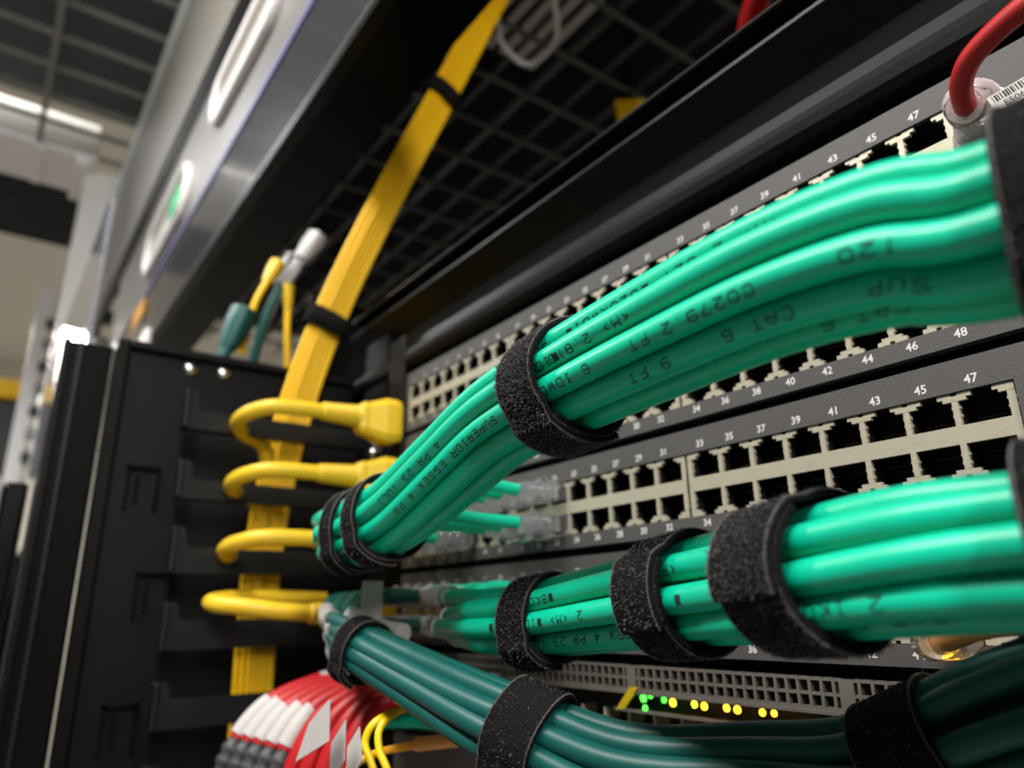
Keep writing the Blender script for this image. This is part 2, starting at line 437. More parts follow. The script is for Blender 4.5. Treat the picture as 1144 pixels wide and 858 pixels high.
# ------------------------------------------------------------------ our rack: top rail, roof, posts
struct('trim_1', MB().box(-1130, -170, -57, -4, 230, 236), M['soffit'])            # glossy soffit
r = thing('equipment_rack', 'black steel equipment rack frame around the switches', 'rack', (-150, 0, -ZO))
mb = MB()
prof = [(-5, 51.5), (-5.8, 52.5), (-5.8, 54), (6, 55), (6, 64), (-4, 65.5), (-5, 66.5), (-4.6, 68), (60, 68), (60, 5), (6, 5), (1, 7), (-1, 10), (-1.5, 14), (0, 18), (7, 22), (9, 30), (7, 38), (0, 46)]
mesh('top_rail', mb.prism([(-430, y, z) for (y, z) in prof], (1000, 0, 0)), M['rail'], r)
mesh('mounting_rail', MB().box(-414, -378, 2, 8, -ZO, 60), M['black_satin'], r)
mesh('mounting_rail', MB().box(108, 144, 2, 8, -ZO, 60), M['black_satin'], r)
mesh('corner_post', MB().box(-470, -430, 640, 700, -ZO, 60, 3), M['black_satin'], r)
mesh('corner_post', MB().box(160, 200, 640, 700, -ZO, 60, 3), M['black_satin'], r)
mesh('base_frame', MB().box(-470, 200, 0, 700, -ZO, -ZO + 60, 3), M['black_satin'], r)
mesh('back_panel', MB().box(-470, 200, 700, 706, -ZO, 60), M['black_satin'], r)
mesh('left_side_panel', MB().box(-536, -530, -4, 700, -ZO, 130), M['black_satin'], r)
mesh('side_panel', MB().box(150, 156, 0, 700, -ZO, 60), M['black_satin'], r)

def screw(x, y, z, lab, r_=4.6):
    t = thing('rack_screw', lab, 'screw', (x, y, z), None)
    mesh('screw_head', MB().lathe((x, y, z), (0, -1, 0), [(0, r_), (1.2, r_), (2.6, r_ * .7), (3.0, r_ * .2)], 16), M['chrome'], t)
    mesh('cross_slot', MB().box(x - r_ * .55, x + r_ * .55, y - 3.3, y - 2.9, z - .5, z + .5).box(x - .5, x + .5, y - 3.3, y - 2.9, z - r_ * .55, z + r_ * .55), M['cavity'], t)
    mesh('washer', MB().lathe((x, y, z), (0, -1, 0), [(-1.5, r_ * 1.5), (0, r_ * 1.5), (.3, r_ * 1.2)], 16), M['black'], t)
screw(-396, 2, -34, 'chrome screw on the left rail just below the top yellow plug')
screw(-396, 2, -45.5, 'chrome screw on the left rail, lower of the two above the second yellow plug')
screw(-396, 2, -125, 'chrome screw on the left rail above the fourth yellow plug')

# ------------------------------------------------------------------ vertical cable manager at the left
cm = thing('cable_manager', 'black plastic vertical cable manager with fingers left of the switches', 'cable manager', (-425, -60, -ZO))
mesh('side_wall', MB().box(-452, -446, -158, 60, -ZO, 24), M['black_satin'], cm)
mesh('front_edge', MB().box(-456, -440, -166, -158, -ZO, 24, 1.5), M['rail'], cm)
mesh('top_cap', MB().box(-452, -440, -158, 60, 18, 24, 1.5), M['black_satin'], cm)
for (px, py, lab) in ((213, 412, 1), (250, 417, 2)):
    p = on(px, py, 0, -446)
    tag(mesh('cap_screw', MB().lathe((-446, p.y, p.z), (1, 0, 0), [(0, 5), (1.5, 5), (3, 3), (3.2, .5)], 16), M['chrome'], loc=(-446, p.y, p.z)),
        ('round chrome screw at the top of the cable manager, left one of two', 'round chrome screw at the top of the cable manager, right one of two')[lab - 1], 'screw')
FX = -398
for i, (px, pt, pb, bt) in enumerate(((208, 436, 478, 456), (200, 513, 556, 534), (193, 588, 640, 611), (183, 673, 727, 693), (172, 763, 817, 783), (162, 858, 912, 880))):
    T_ = on(px, pt, 0, FX); Bm = on(px, pb, 0, FX); b = on(px, bt, 0, FX); y0 = T_.y
    mb = MB()
    poly = [(y0, T_.z - 2), (y0 + 2, T_.z), (y0 + 6.5, T_.z), (y0 + 8, T_.z - 2), (y0 + 9, b.z + 1.5), (y0 + 12, b.z), (-2, b.z), (-2, Bm.z), (y0 + 2, Bm.z), (y0, Bm.z + 2)]
    mb.prism([(FX - 4, y, z) for (y, z) in poly], (4, 0, 0))
    mb.box(FX - 9, FX + 4, y0, y0 + 3, Bm.z, T_.z, 1)
    mb.box(FX - 9, FX - 4, y0 + 1, -2, Bm.z, Bm.z + 2)
    mesh('finger', mb, M['finger'], cm)
# latch pockets in the side wall
for (px, py) in ((155, 545), (165, 665), (128, 815)):
    p = on(px, py, 0, -446)
    mb = MB().box(-446, -441, p.y - 9, p.y - 7, p.z - 14, p.z + 14).box(-446, -441, p.y + 9, p.y + 11, p.z - 14, p.z + 14).box(-446, -441, p.y - 9, p.y + 11, p.z + 12, p.z + 14).box(-446, -443, p.y - 3, p.y - 1, p.z - 10, p.z + 8)
    mesh('latch_pocket', mb, M['black'], cm)
# neighbouring door post and dark cabinet
t = thing('door_post', 'glossy black vertical door post at the left edge of the rack', 'post', (-470, -190, -ZO))
mesh('post_body', MB().box(-500, -457, -196, -166.5, -ZO, 22, 2), M['black'], t)
mesh('edge_strip', MB().box(-456, -453, -196, -192, -ZO, 22, .5), M['rail'], t)
mesh('edge_strip', MB().box(-456, -453, -187, -184.5, -ZO, 22, .5), M['finger'], t)
for (px, py, lab) in ((115, 503, 'upper small bright rivet on the black rack side'), (100, 616, 'lower small bright rivet on the black rack side')):
    p = on(px, py, 0, -452)
    tag(mesh('rivet', MB().lathe((-455.5, p.y, p.z), (1, 0, 0), [(0, 2.6), (1.2, 2.2), (2, .6)], 12), M['chrome'], loc=(-455.5, p.y, p.z)), lab, 'rivet')
t = thing('neighbour_cabinet', 'black neighbouring cabinet door beyond the rack post', 'cabinet', (-900, -195, -ZO))
mesh('door_leaf', MB().box(-1300, -560, -212, -196, -ZO, -60, 3), M['black'], t)
mesh('door_frame', MB().box(-1310, -1300, -216, -150, -ZO, -60, 2), M['rail'], t)
# clear acrylic sheet with rounded lower corner
def rounded_sheet(xa, xb, z0, z1, y, th, r):
    pts = [(xa, y, z1), (xa, y, z0)]
    for k in range(9):
        a = -PI / 2 + (PI / 2) * k / 8
        pts.append((xb - r + r * math.cos(a), y, z0 + r + r * math.sin(a)))
    pts.append((xb, y, z1))
    return MB().prism(pts, (0, th, 0))
tag(mesh('acrylic_sheet', rounded_sheet(-1250, -620, -70, 225, -172, 4, 60), M['acrylic']), 'clear acrylic sheet with rounded lower corner left of the rack', 'sheet')
acr = bpy.data.objects['acrylic_sheet']; fas = bpy.data.objects['fascia_panel']
for (px, py, s, who) in ((160, 385, 16, fas), (122, 395, 9, fas), (100, 392, 10, fas), (66, 447, 7, acr), (60, 512, 9, acr)):
    p = on(px, py, 1, -72 if who is fas else -176)
    w = s * 2.4
    mesh('end_clip' if who is fas else 'edge_clip', MB().box(p.x - w, p.x + w, p.y - 6, p.y + 4, p.z - s * .9, p.z + s * .9, 4), M['white'] if s in (16, 9) else M['steel'], who)
# ------------------------------------------------------------------ overhead wire basket tray behind the rack top
wt = thing('wire_basket_tray', 'black wire basket tray above the back of the rack', 'cable tray', (-500, 220, 470))
for i in range(26):
    x = -1560 + i * 80
    mesh('cross_wire', MB().tube([Vector((x, 90, 470)), Vector((x, 490, 470))], 3.3, 6), M['tray'], wt)
for j in range(8):
    y = 90 + j * 55
    mesh('long_wire', MB().tube([Vector((-1640, y, 478)), Vector((460, y, 478))], 4.0 if j != 3 else 6.5, 6), M['tray'], wt)
tag(mesh('ceiling_baffle', MB().box(-1900, 600, -50, 1200, 640, 650), M['matte']), 'black baffle sheet above the wire basket tray', 'panel')
lp = on(598, 22, 2, 620)
t = thing('light_grille', 'pale slatted grille in a dark frame above the wire tray', 'grille', tuple(lp))
mesh('grille_frame', MB().box(lp.x - 88, lp.x + 88, lp.y - 66, lp.y + 66, 625, 640, 4), M['rail'], t)
mb = MB()
for i in range(5): mb.box(lp.x - 78, lp.x + 78, lp.y - 56 + i * 25, lp.y - 44 + i * 25, 620, 626)
mesh('slats', mb, M['offwhite'], t)
a = on(556, 20, 2, 455); b = on(562, 50, 2, 455); c = on(590, 72, 2, 455); d = on(621, 44, 2, 455); e = on(618, -10, 2, 455)
tag(mesh('wire_hook', MB().tube(cr([a + (a - b) * 1.5, a, b, c, d, e], 6), 3.2, 8), M['white']), 'bright bent wire hook hanging under the basket tray', 'hook')
# hanging cut plugs (grey and teal) seen through the gap at the left
def plug_at(px, py, x, dirv, m1, m2, lab, s=1.0):
    p = on(px, py, 0, x); d = Vector(dirv).normalized()
    t = thing('hanging_plug', lab, 'plug', tuple(p))
    mesh('plug_body', MB().tube([p, p + d * 12 * s, p + d * 30 * s], lambda u: (9 * s, 7 * s) if u < .6 else (6 * s, 5 * s), 4), m1, t)
    mesh('cord', MB().tube(cr([p + d * 28 * s, p + d * 60 * s + Vector((0, 0, -4)), p + d * 95 * s + Vector((-6, 5, -20))], 5), 4 * s, 8), m2, t)
plug_at(356, 262, -462, (-.2, -.5, -1), M['boot'], M['boot'], 'grey clear plug hanging behind the yellow bundle, highest', 1.0)
plug_at(330, 285, -462, (-.2, -.3, -1), M['clear'], M['teal'], 'clear plug with teal cord hanging behind the yellow bundle')
plug_at(312, 292, -462, (-.1, -.4, -1), M['yellow_plug'], M['yellow'], 'small yellow plug hanging left of the yellow bundle, upper', .7)
plug_at(322, 318, -462, (-.1, .1, -1), M['yellow_plug'], M['yellow'], 'small yellow plug hanging left of the yellow bundle, lower', .7)
plug_at(275, 345, -462, (-.12, -.3, -1), M['teal'], M['teal'], 'teal plug hanging at the top of the cable manager', 1.2)

# ------------------------------------------------------------------ network switches
PU = 44.45
G = 4.8
def colx(c): return (c - 23) * 14.0 - G * ((1 if c < 16 else 0) + (1 if c < 8 else 0))
SHIFT = 1.3     # socket centre right of its printed number
XL, XR = -342.0, 98.0
def port_part(name, x, z, flip, parent):
    """a recessed socket: dark box open to the front with gold contacts"""
    mb = MB(); s = -1 if flip else 1
    zt = z + s * 4.9; zb = z - s * 4.9
    x0, x1 = x - 6.6, x + 6.6
    z0, z1 = min(zt, zb), max(zt, zb)
    y0, y1 = 1.8, 13
    mb.add([(x0, y0, z0), (x1, y0, z0), (x1, y0, z1), (x0, y0, z1), (x0, y1, z0), (x1, y1, z0), (x1, y1, z1), (x0, y1, z1)],
           [(4, 5, 6, 7), (0, 1, 5, 4), (1, 2, 6, 5), (2, 3, 7, 6), (3, 0, 4, 7)])
    o = mesh(name, mb, M['cavity'], parent)
    pins = MB()
    for k in range(8):
        px = x - 3.6 + k * 1.03
        za = z - s * 2.6
        pins.box(px - .2, px + .2, 7, 12.6, za, za + s * .35)
    mesh('contact_pins', pins, M['gold'], o)
    return o
def make_switch(u, label, ports=True, rows=(True, True)):
    zt = -u * PU
    sw = thing('network_switch', label, 'network switch', (XL, 0, zt - 44))
    fp = MB()
    top, bot = zt - 0.2, zt - 40.8
    bx0 = colx(0) + SHIFT - 9.2; bx1 = colx(23) + SHIFT + 9.0
    fp.box(XL, XR, 0, 2, zt - 9.7, top).box(XL, XR, 0, 2, bot, zt - 34.6)
    fp.box(XL, bx0, 0, 2, zt - 34.6, zt - 9.7).box(bx1, XR, 0, 2, zt - 34.6, zt - 9.7)
    fp.box(XL, XR, 2, 4, top - 1.5, top).box(XL, XR, 2, 4, bot, bot + 1.5)
    mesh('faceplate', fp, M['plate'], sw)
    mesh('chassis', MB().box(XL, XR, 13.2, 320, zt - 44.2, top), M['chassis'], sw)
    mesh('rack_ear', MB().box(XL - 22, XL - .3, 1, 3.5, bot, top, .6), M['chassis'], sw)
    for g in range(3):
        cs = range(g * 8, g * 8 + 8); mb = MB()
        x0 = colx(cs[0]) + SHIFT - 9.1; x1 = colx(cs[7]) + SHIFT + 9.1
        if g == 2: x1 -= .2
        mb.box(x0 + .4, x1 - .4, .6, 2, zt - 24.8, zt - 19.5)
        xs = [x0] + [colx(c) + SHIFT + 7 for c in cs[:-1]] + [x1]
        for s_, zo in ((1, 9.8), (-1, 34.5)):
            for i, x in enumerate(xs):
                a, b = (x - .85, x + .85)
                cl, c2 = x - 4.6, x + 4.6; d1, d2 = x - 3.2, x + 3.2
                if i == 0: a, cl, d1 = x + .4, x + .4, x + .4; b += 1.5; c2 += 1.2; d2 += 1.2
                if i == 8: b, c2, d2 = x - .4, x - .4, x - .4; a -= 1.5; cl -= 1.2; d1 -= 1.2
                za = zt - zo; 
                mb.box(a, b, .6, 2, za - s_ * 2.4, zt - (19.5 if s_ > 0 else 24.8))
                mb.box(d1, d2, .6, 2, za - s_ * 1.5, za - s_ * 2.5)
                if 0 < i < 8:
                    mb.box(cl, x - .8, .6, 2, za - s_ * .1, za - s_ * 1.5); mb.box(x + .8, c2, .6, 2, za - s_ * .1, za - s_ * 1.5)
                    mb.box(x - .8, x + .8, .6, 2, za - s_ * .9, za - s_ * 1.5)
                else:
                    mb.box(cl, c2, .6, 2, za - s_ * .1, za - s_ * 1.5)
                mb.box(a - .35, b + .35, .9, 2, za - s_ * 4.0, za - s_ * 4.8); mb.box(a - .35, b + .35, .9, 2, za - s_ * 6.4, za - s_ * 7.2)
        mesh('port_block', mb, M['block'], sw)
        for c in cs:
            port_part('port', colx(c) + SHIFT, zt - 14.7, False, sw)
            port_part('port', colx(c) + SHIFT, zt - 29.6, True, sw)
    for (k, z) in ((1, zt - 6.94), (2, zt - 37.4)):
        nm = MB()
        for c in range(24):
            v, f = text_mesh(str(2 * c + k), 3.7, (colx(c), -0.08, z), (1, 0, 0), (0, 0, 1), 0.06)
            nm.add(v, f)
        mesh('odd_port_numbers' if k == 1 else 'even_port_numbers', nm, M['white_ink'], sw)
    return sw
make_switch(0, 'dark grey 48-port switch at the top, red cable plugged at its right end')
make_switch(1, 'dark grey 48-port switch second from top, mostly behind the upper green bundle')
make_switch(2, 'dark grey 48-port switch third from top, between the two bright green bundles')
make_switch(3, 'dark grey 48-port switch behind the lower bright green bundle')

# fifth unit: two rows of square vent holes above a lit port row
def make_vent_switch(u):
    zt = -u * PU
    sw = thing('network_switch', 'lowest switch with square vent holes and glowing green and amber lights', 'network switch', (XL, 0, zt - 44))
    mesh('chassis', MB().box(XL, XR, 16, 320, zt - 44, zt - .3), M['chassis'], sw)
    g = MB(); x = -331.0; pit = 4.17; n = int((94 + 331) / pit)
    z0, z1, zm = zt - 10.2, zt - .6, zt - 5.4
    for (a, b) in ((z1 - .9, z1), (zm - .45, zm + .45), (z0, z0 + 1.1)): g.box(XL, XR, .06, 2.9, a, b)
    for i in range(n + 1):
        w = 2.4 if i in (0, 45, 67) else .5
        g.box(x + i * pit - w, x + i * pit + w, 0, 3, z0, z1)
    mesh('vent_mesh', g, M['vent'], sw)
    mesh('vent_backing', MB().box(XL, XR, 6, 8, z0, z1), M['cavity'], sw)
    mesh('shelf', MB().box(XL, XR, -1, 6, z0 - 1.0, z0), M['vent'], sw)
    mesh('lower_plate', MB().box(XL, XR, 4, 6, zt - 44, zt - 28), M['plate'], sw)
    mesh('port_recess', MB().box(XL, XR, 12, 14, zt - 28, z0 - 1), M['cavity'], sw)
    mesh('port_sill', MB().box(-155, -60, 1, 6, zt - 18.2, zt - 17.2), M['vent'], sw)
    for i, x in enumerate([-332 + 14 * k for k in range(30)]):
        mb = MB().box(x - .7, x + .7, 4, 12, zt - 28, zt - 18)
        mesh('port_divider', mb, M['block'], sw)
    for (px, py, kind, s) in ((719, 780, 'g', 1.5), (727, 778, 'g', .8), (721, 791, 'g', 1.1), (742, 782, 'g', 1.1), (752, 785, 'a', 1.5), (776, 787, 'a', 1.3), (787, 789, 'a', 1.4), (812, 791, 'a', 1.3), (824, 793, 'a', 1.4), (852, 796, 'a', 1.2), (865, 797, 'a', 1.1)):
        p = on(px, py, 1, 3)
        mesh('indicator_light', MB().lathe((p.x, 3.2, p.z), (0, -1, 0), [(0, s), (.6, s), (1.2, s * .4)], 12), M['led_green' if kind == 'g' else 'led_amber'], sw)['label'] = 'green light' if kind == 'g' else 'amber light'
    mesh('pull_tab', MB().prism([tuple(on(688, 792, 1, 1)), tuple(on(697, 792, 1, 1)), tuple(on(712, 768, 1, -2)), tuple(on(703, 768, 1, -2))], (0, 1, 0)), M['lemon'], sw)
    return sw
make_vent_switch(4)
t = thing('equipment_shelf', 'dark grey metal equipment front below the lowest switch', 'equipment', (XL, 0, -310))
mesh('front_panel', MB().box(XL, XR, -2, 4, -330, -223.5, 1), M['grey_plate'], t)
mesh('chassis', MB().box(XL, XR, 4, 400, -330, -224), M['chassis'], t)

# ------------------------------------------------------------------ plugs
def clear_plug(x, z, flip, label, group, m='clear', y=0.0):
    t = thing('network_plug', label, 'plug', (x, y, z), group)
    s = -1 if flip else 1
    mesh('plug_body', MB().box(x - 5.7, x + 5.7, y - 8, y + 11, z - 3.9, z + 3.9, .6), M[m], t)
    mb = MB()
    mb.lathe((x, y - 7.5, z), (0, -1, 0), sum([[(k * 2.6, 5.4 - k * .28), (k * 2.6 + 1.6, 5.5 - k * .28), (k * 2.6 + 1.7, 4.7 - k * .25), (k * 2.6 + 2.5, 4.7 - k * .25)] for k in range(6)], []), 14)
    mesh('strain_boot', mb, M[m], t)
    mesh('latch_tab', MB().prism([(x - 3, y + 6, z + s * 3.9), (x - 3, y - 10, z + s * 7.2), (x - 3, y - 10, z + s * 6.2), (x - 3, y + 2, z + s * 3.8)], (6, 0, 0)), M[m], t)
    return t
PROTO = {}
ORD = ('first', 'second', 'third', 'fourth', 'fifth', 'sixth', 'seventh', 'eighth', 'ninth', 'tenth', 'eleventh')
def plug_label(kind, c, row, sw): return '%s, %s port column from the left, %s row of the %s switch' % (kind, ORD[c], 'top' if row == 0 else 'bottom', sw)
def plug(x, z, flip, label, group, m='clear'):
    k = (flip, m)
    if k not in PROTO:
        PROTO[k] = clear_plug(x, z, flip, label, group, m); return PROTO[k]
    return dup(PROTO[k], (x, 0, z), label, group)

# ------------------------------------------------------------------ bundles of cables
def ring_path(cpath, R, ang, tw=0.0, jit=0.0, seed=0):
    T, N, B = frames(cpath)
    rnd = random.Random(seed); ph = rnd.uniform(0, 6.28); ph2 = rnd.uniform(0, 6.28); out = []
    n = len(cpath)
    for i, p in enumerate(cpath):
        u = i / (n - 1)
        a = ang + tw * (u - .5) + jit * 0.07 * math.sin(u * 9 + ph)
        r = (R(u) if callable(R) else R) + jit * 0.5 * math.sin(u * 7 + ph2)
        # N is up; front (towards the aisle, -y) is +a
        f = B[i] if B[i].y < 0 else -B[i]
        out.append(p + N[i] * (math.cos(a) * r) + f * (math.sin(a) * r))
    return out

LEG = 'SUPERIOR ESSEX 4 PR 23 (UL) CAT 6 #IDWKO28# <M> 2.'
def cable(name, pts, r, m, label, group=None, text=None, toward=None, seg=14):
    o = mesh(name, MB().tube(pts, r, seg), M[m], loc=tuple(pts[len(pts) // 2]))
    tag(o, label, 'cable', group)
    if text:
        for (s0, str_) in text:
            L = sum((b - a).length for a, b in zip(pts[:-1], pts[1:]))
            mesh('jacket_print', jacket_text(pts[::-1], r, str_, L - s0, toward or CAM), M['ink'], o)
    return o

def strap(cpath, u, R, w, label, group, tail=0.6, fuzz=0, start=2.2, th=1.5, ell=1.0, near=False):
    """hook-and-loop band wrapped once and a bit around the bundle"""
    T, N, B = frames(cpath); i = min(len(cpath) - 2, max(1, int(u * (len(cpath) - 1))))
    p = cpath[i]; t_, n_, b_ = T[i], N[i], B[i]
    if b_.y > 0: b_ = -b_
    nu = 260; nv = 26; tot = 2 * PI + tail
    rnd = random.Random(int(u * 1000) + 3); vs = []; fs = []
    def rad(a): 
        k = (a / (2 * PI)); over = max(0, a - 2 * PI + .25) / .25
        return R + (th + .3) * min(1, over) + .35 * math.sin(3 * a + u * 9)
    def pt(a, v, extra):
        aa = a + start
        return p + t_ * (v * w + .5 * math.sin(2 * aa + u * 5)) + (n_ * math.cos(aa) * ell + b_ * math.sin(aa)) * (rad(a) + extra)
    for k in range(nu + 1):
        a = tot * k / nu
        ring = []
        for j in range(nv + 1): ring.append(pt(a, j / nv - .5, th + rnd.uniform(-.2, .2) - (.35 if j in (0, nv) else 0)))
        for j in range(nv, -1, -1): ring.append(pt(a, j / nv - .5, 0))
        vs += ring
    m_ = 2 * (nv + 1)
    for k in range(nu):
        for j in range(m_):
            j2 = (j + 1) % m_; fs.append((k * m_ + j, k * m_ + j2, (k + 1) * m_ + j2, (k + 1) * m_ + j))
    fs.append(list(range(m_))[::-1]); fs.append(list(range(nu * m_, nu * m_ + m_)))
    o = thing('cable_strap', label, 'strap', tuple(p), group)
    mb = MB(); mb.add(vs, fs, True); band = mesh('band', mb, M['velcro'], o)
    # woven selvedge threads
    for v in (-.47, .47):
        path = [pt(tot * k / 360, v, th - .1 + (.35 if k % 2 else -.15)) for k in range(361)]
        mesh('edge_stitching', MB().tube(path, .22, 5), M['thread'], o)
    if fuzz:
        mb = MB()
        for _ in range(fuzz):
            a = rnd.uniform(0, tot); v = rnd.uniform(-.5, .5); q = pt(a, v, th)
            d = (q - p).normalized() * rnd.uniform(.3, .8) + Vector((rnd.uniform(-1, 1), rnd.uniform(-1, 1), rnd.uniform(-1, 1))) * .55
            e = Vector((rnd.uniform(-1, 1), rnd.uniform(-1, 1), rnd.uniform(-1, 1))).normalized() * .08
            mid = q + d * .6 + Vector((rnd.uniform(-1, 1), rnd.uniform(-1, 1), rnd.uniform(-1, 1))) * .2; f_ = d.cross(e).normalized() * .08
            mb.add([q - e, q + e, mid + e, mid - e, q + d], [(0, 1, 2, 3), (3, 2, 4)])
            mb.add([q - f_, q + f_, mid + f_, mid - f_, q + d], [(0, 1, 2, 3), (3, 2, 4)])
        mesh('fuzz', mb, M['fuzz'], o)['kind'] = 'stuff'
    return o

def ulen(cpath, x):
    """parameter on the path nearest to a given x"""
    return min(range(len(cpath)), key=lambda i: abs(cpath[i].x - x)) / (len(cpath) - 1)

# ---- upper bright green bundle
B1 = cr([at(385, 598, 300), at(415, 588, 288), at(452, 567, 272), at(505, 520, 252), at(562, 470, 232), at(640, 425, 204), (-24, -95, -93.5), (5, -96, -93), at(1000, 273, 130), at(1100, 262, 119), (65, -93, -101), (110, -86, -110), (190, -72, -130)], 20)
words = {1: [(20, 'SUP'), (60, '#IDWKO28# <M>')], 2: [(48, '4 PR 23'), (118, '#038W<3 IM 2.021 J')], 3: [(40, 'SUPERIOR ESSEX 4 PR 23 (UL)'), (126, '<M> 2. #28CDWCI# ')], 4: [(10, 'CAT 6')]}
order1 = {1: 'topmost', 2: 'second from the top', 3: 'third from the top', 4: 'fourth from the top', 5: 'fifth from the top', 6: 'lowest visible'}
def Lto(path, x):
    s = 0
    for a, b in zip(path[:-1], path[1:]):
        if (a.x - x) * (b.x - x) <= 0: return s
        s += (b - a).length
    return s
NB = 10
def txt(path, items):
    """items: (world x where the lettering starts, text); lettering runs towards -x"""
    return [(Lto(path, x), t_) for (x, t_) in items]
T1 = {1: [(-62, 'SUP'), (-22, '#82OKWDI#'), (14, '<M> 2 021')], 2: [(-118, '4 PR 23 (UL)'), (-52, '#IDWCB30'), (-26, '<M> 2.810 22')], 3: [(-85, 'SUPERIOR ESSEX 4 PR'), (-42, '6 IDWCD38#'), (8, 'CO279.2 FT'), (34, '120')],
      4: [(-20, '9 FT'), (12, 'CAT 6'), (36, 'SUP')], 5: [(30, 'CAT 6')]}
for i in range(NB):
    ang = math.radians(36 * i + 4)
    ctr = ring_path(B1, lambda u: 11.0 + 0.8 * math.sin(PI * u), ang, tw=-.5, jit=.5, seed=i)
    c, row = [(0, 0), (1, 0), (1, 1), (2, 1), (3, 1), (4, 1), (5, 1), (5, 0), (4, 0), (3, 0)][i]
    px_ = colx(c) + SHIFT; pz = -2 * PU - (14.7 if row == 0 else 29.6)
    p0 = ctr[0]
    lead = cr([Vector((px_, -24, pz)), Vector((px_, -46, pz)), Vector((min(px_, -238) * .45 + p0.x * .55 - 14, -82, p0.z * .7 + pz * .3)), p0], 8)
    pts = lead[:-1] + ctr
    vis = 1 <= i <= 6
    lab = ('bright green network cable in the upper bundle, %s' % order1[i]) if vis else 'bright green network cable on the far side of the upper bundle'
    cable('network_cable', pts, 3.6, 'green', lab, 'bright green cables of the upper bundle', txt(pts, T1[i]) if i in T1 else None)
    plug(px_, pz, row == 1, plug_label('clear plug', c, row, 'third'), 'clear plugs in the third switch')
for k, (c, row) in enumerate(((10, 0), (9, 0), (8, 0), (7, 0), (10, 1), (9, 1), (8, 1))):
    px_ = colx(c) + SHIFT; pz = -2 * PU - (14.7 if row == 0 else 29.6)
    if k < 7:
        pts = cr([Vector((px_, -24, pz)), Vector((px_ - 2, -50, pz + 1)), Vector((px_ + 6, -78, -115)), Vector((px_ + 28, -90 + k, -112 + k))], 7)
        cable('network_cable', pts, 2.9, 'green', 'short green cable leaving the %s port column of the third switch, %s row' % (ORD[c], 'top' if row == 0 else 'bottom'), 'green cables entering the third switch')
        plug(px_, pz, row == 1, plug_label('clear plug', c, row, 'third'), 'clear plugs beside the empty ports')
R1 = 14.9
strap(B1, ulen(B1, -197), R1 + .2, 8, 'narrow black hook-and-loop strap at the far left end of the upper green bundle', None, fuzz=300)
strap(B1, ulen(B1, -178), R1 + .7, 9, 'black hook-and-loop strap second from the left on the upper green bundle', None, fuzz=600, tail=.9)
strap(B1, ulen(B1, -70), R1 + 1.2, 17, 'wide fuzzy black hook-and-loop strap at the middle of the upper green bundle', None, fuzz=9000, tail=1.3, start=2.4)
strap(B1, ulen(B1, 57), R1 + 1.6, 22, 'black hook-and-loop strap at the right edge around the upper green bundle', None, fuzz=2500)

# ---- lower bright green bundle
B2 = cr([at(545, 695, 262), at(600, 693, 244), at(700, 676, 207), at(780, 662, 182), at(860, 650, 159), at(1000, 627, 131), at(1130, 613, 117), (60, -82, -149), (110, -74, -152), (190, -60, -160)], 20)
T2 = {1: [(-96, '#BKOMX#'), (-40, '<FT> 1')], 2: [(-78, '2 <M> #IDWCC30#'), (-36, '# 28NZI')], 3: [(-42, 'SUPERIOR'), (-70, 'X 4 PR 23 (UL)'), (16, '2 IKOCB2#')], 4: [(22, 'CAT 6')]}
order2 = {0: 'topmost', 1: 'second from the top', 2: 'third from the top', 3: 'fourth from the top', 4: 'lowest visible'}
NB2 = 8
for i in range(NB2):
    ang = math.radians(45 * i + 6)
    ctr = ring_path(B2, lambda u: 8.6 + 1.1 * math.sin(PI * min(1, u * 1.2)), ang, tw=-.3, jit=.8, seed=40 + i)
    c, row = [(8, 0), (8, 1), (7, 1), (9, 1), (10, 1), (10, 0), (9, 0), (7, 0)][i]
    px_ = colx(c) + SHIFT; pz = -3 * PU - (14.7 if row == 0 else 29.6); p0 = ctr[0]
    lead = cr([Vector((px_, -24, pz)), Vector((px_, -40, pz)), Vector(((px_ + p0.x) * .5 - 10, -58, (p0.z + pz) / 2)), p0], 8)
    pts = lead[:-1] + ctr
    vis = i <= 4
    lab = ('bright green network cable in the lower bundle, %s' % order2[i]) if vis else 'bright green network cable on the far side of the lower bundle'
    co = cable('network_cable', pts, 3.5, 'green', lab, 'bright green cables of the lower bundle', txt(pts, T2[i]) if i in T2 else None)
    n = len(lead); mesh('clear_sleeve', MB().tube(lead[int(n * .50):int(n * .78)], 4.3, 12), M['boot'], co)
    plug(px_, pz, row == 1, plug_label('clear plug', c, row, 'fourth'), 'clear plugs in the fourth switch')
for k in range(5):
    c = 10 + k; px_ = colx(c) + SHIFT; pz = -3 * PU - 29.6
R2 = 12.8
strap(B2, ulen(B2, -119), R2, 17, 'black hook-and-loop strap at the left end of the lower green bundle', None, fuzz=1500, tail=.9)
strap(B2, ulen(B2, -50), R2 + 1.2, 17, 'black hook-and-loop strap second from the left on the lower green bundle', None, fuzz=2500, tail=1.1, start=1.0)
strap(B2, ulen(B2, -8), R2 + 1.6, 19, 'wide ribbed black hook-and-loop strap near the centre right of the lower green bundle', None, fuzz=6000, tail=1.2, start=.6)
strap(B2, ulen(B2, 45), R2 + 2.2, 18, 'black hook-and-loop strap at the right edge around the lower green bundle', None, fuzz=1500)

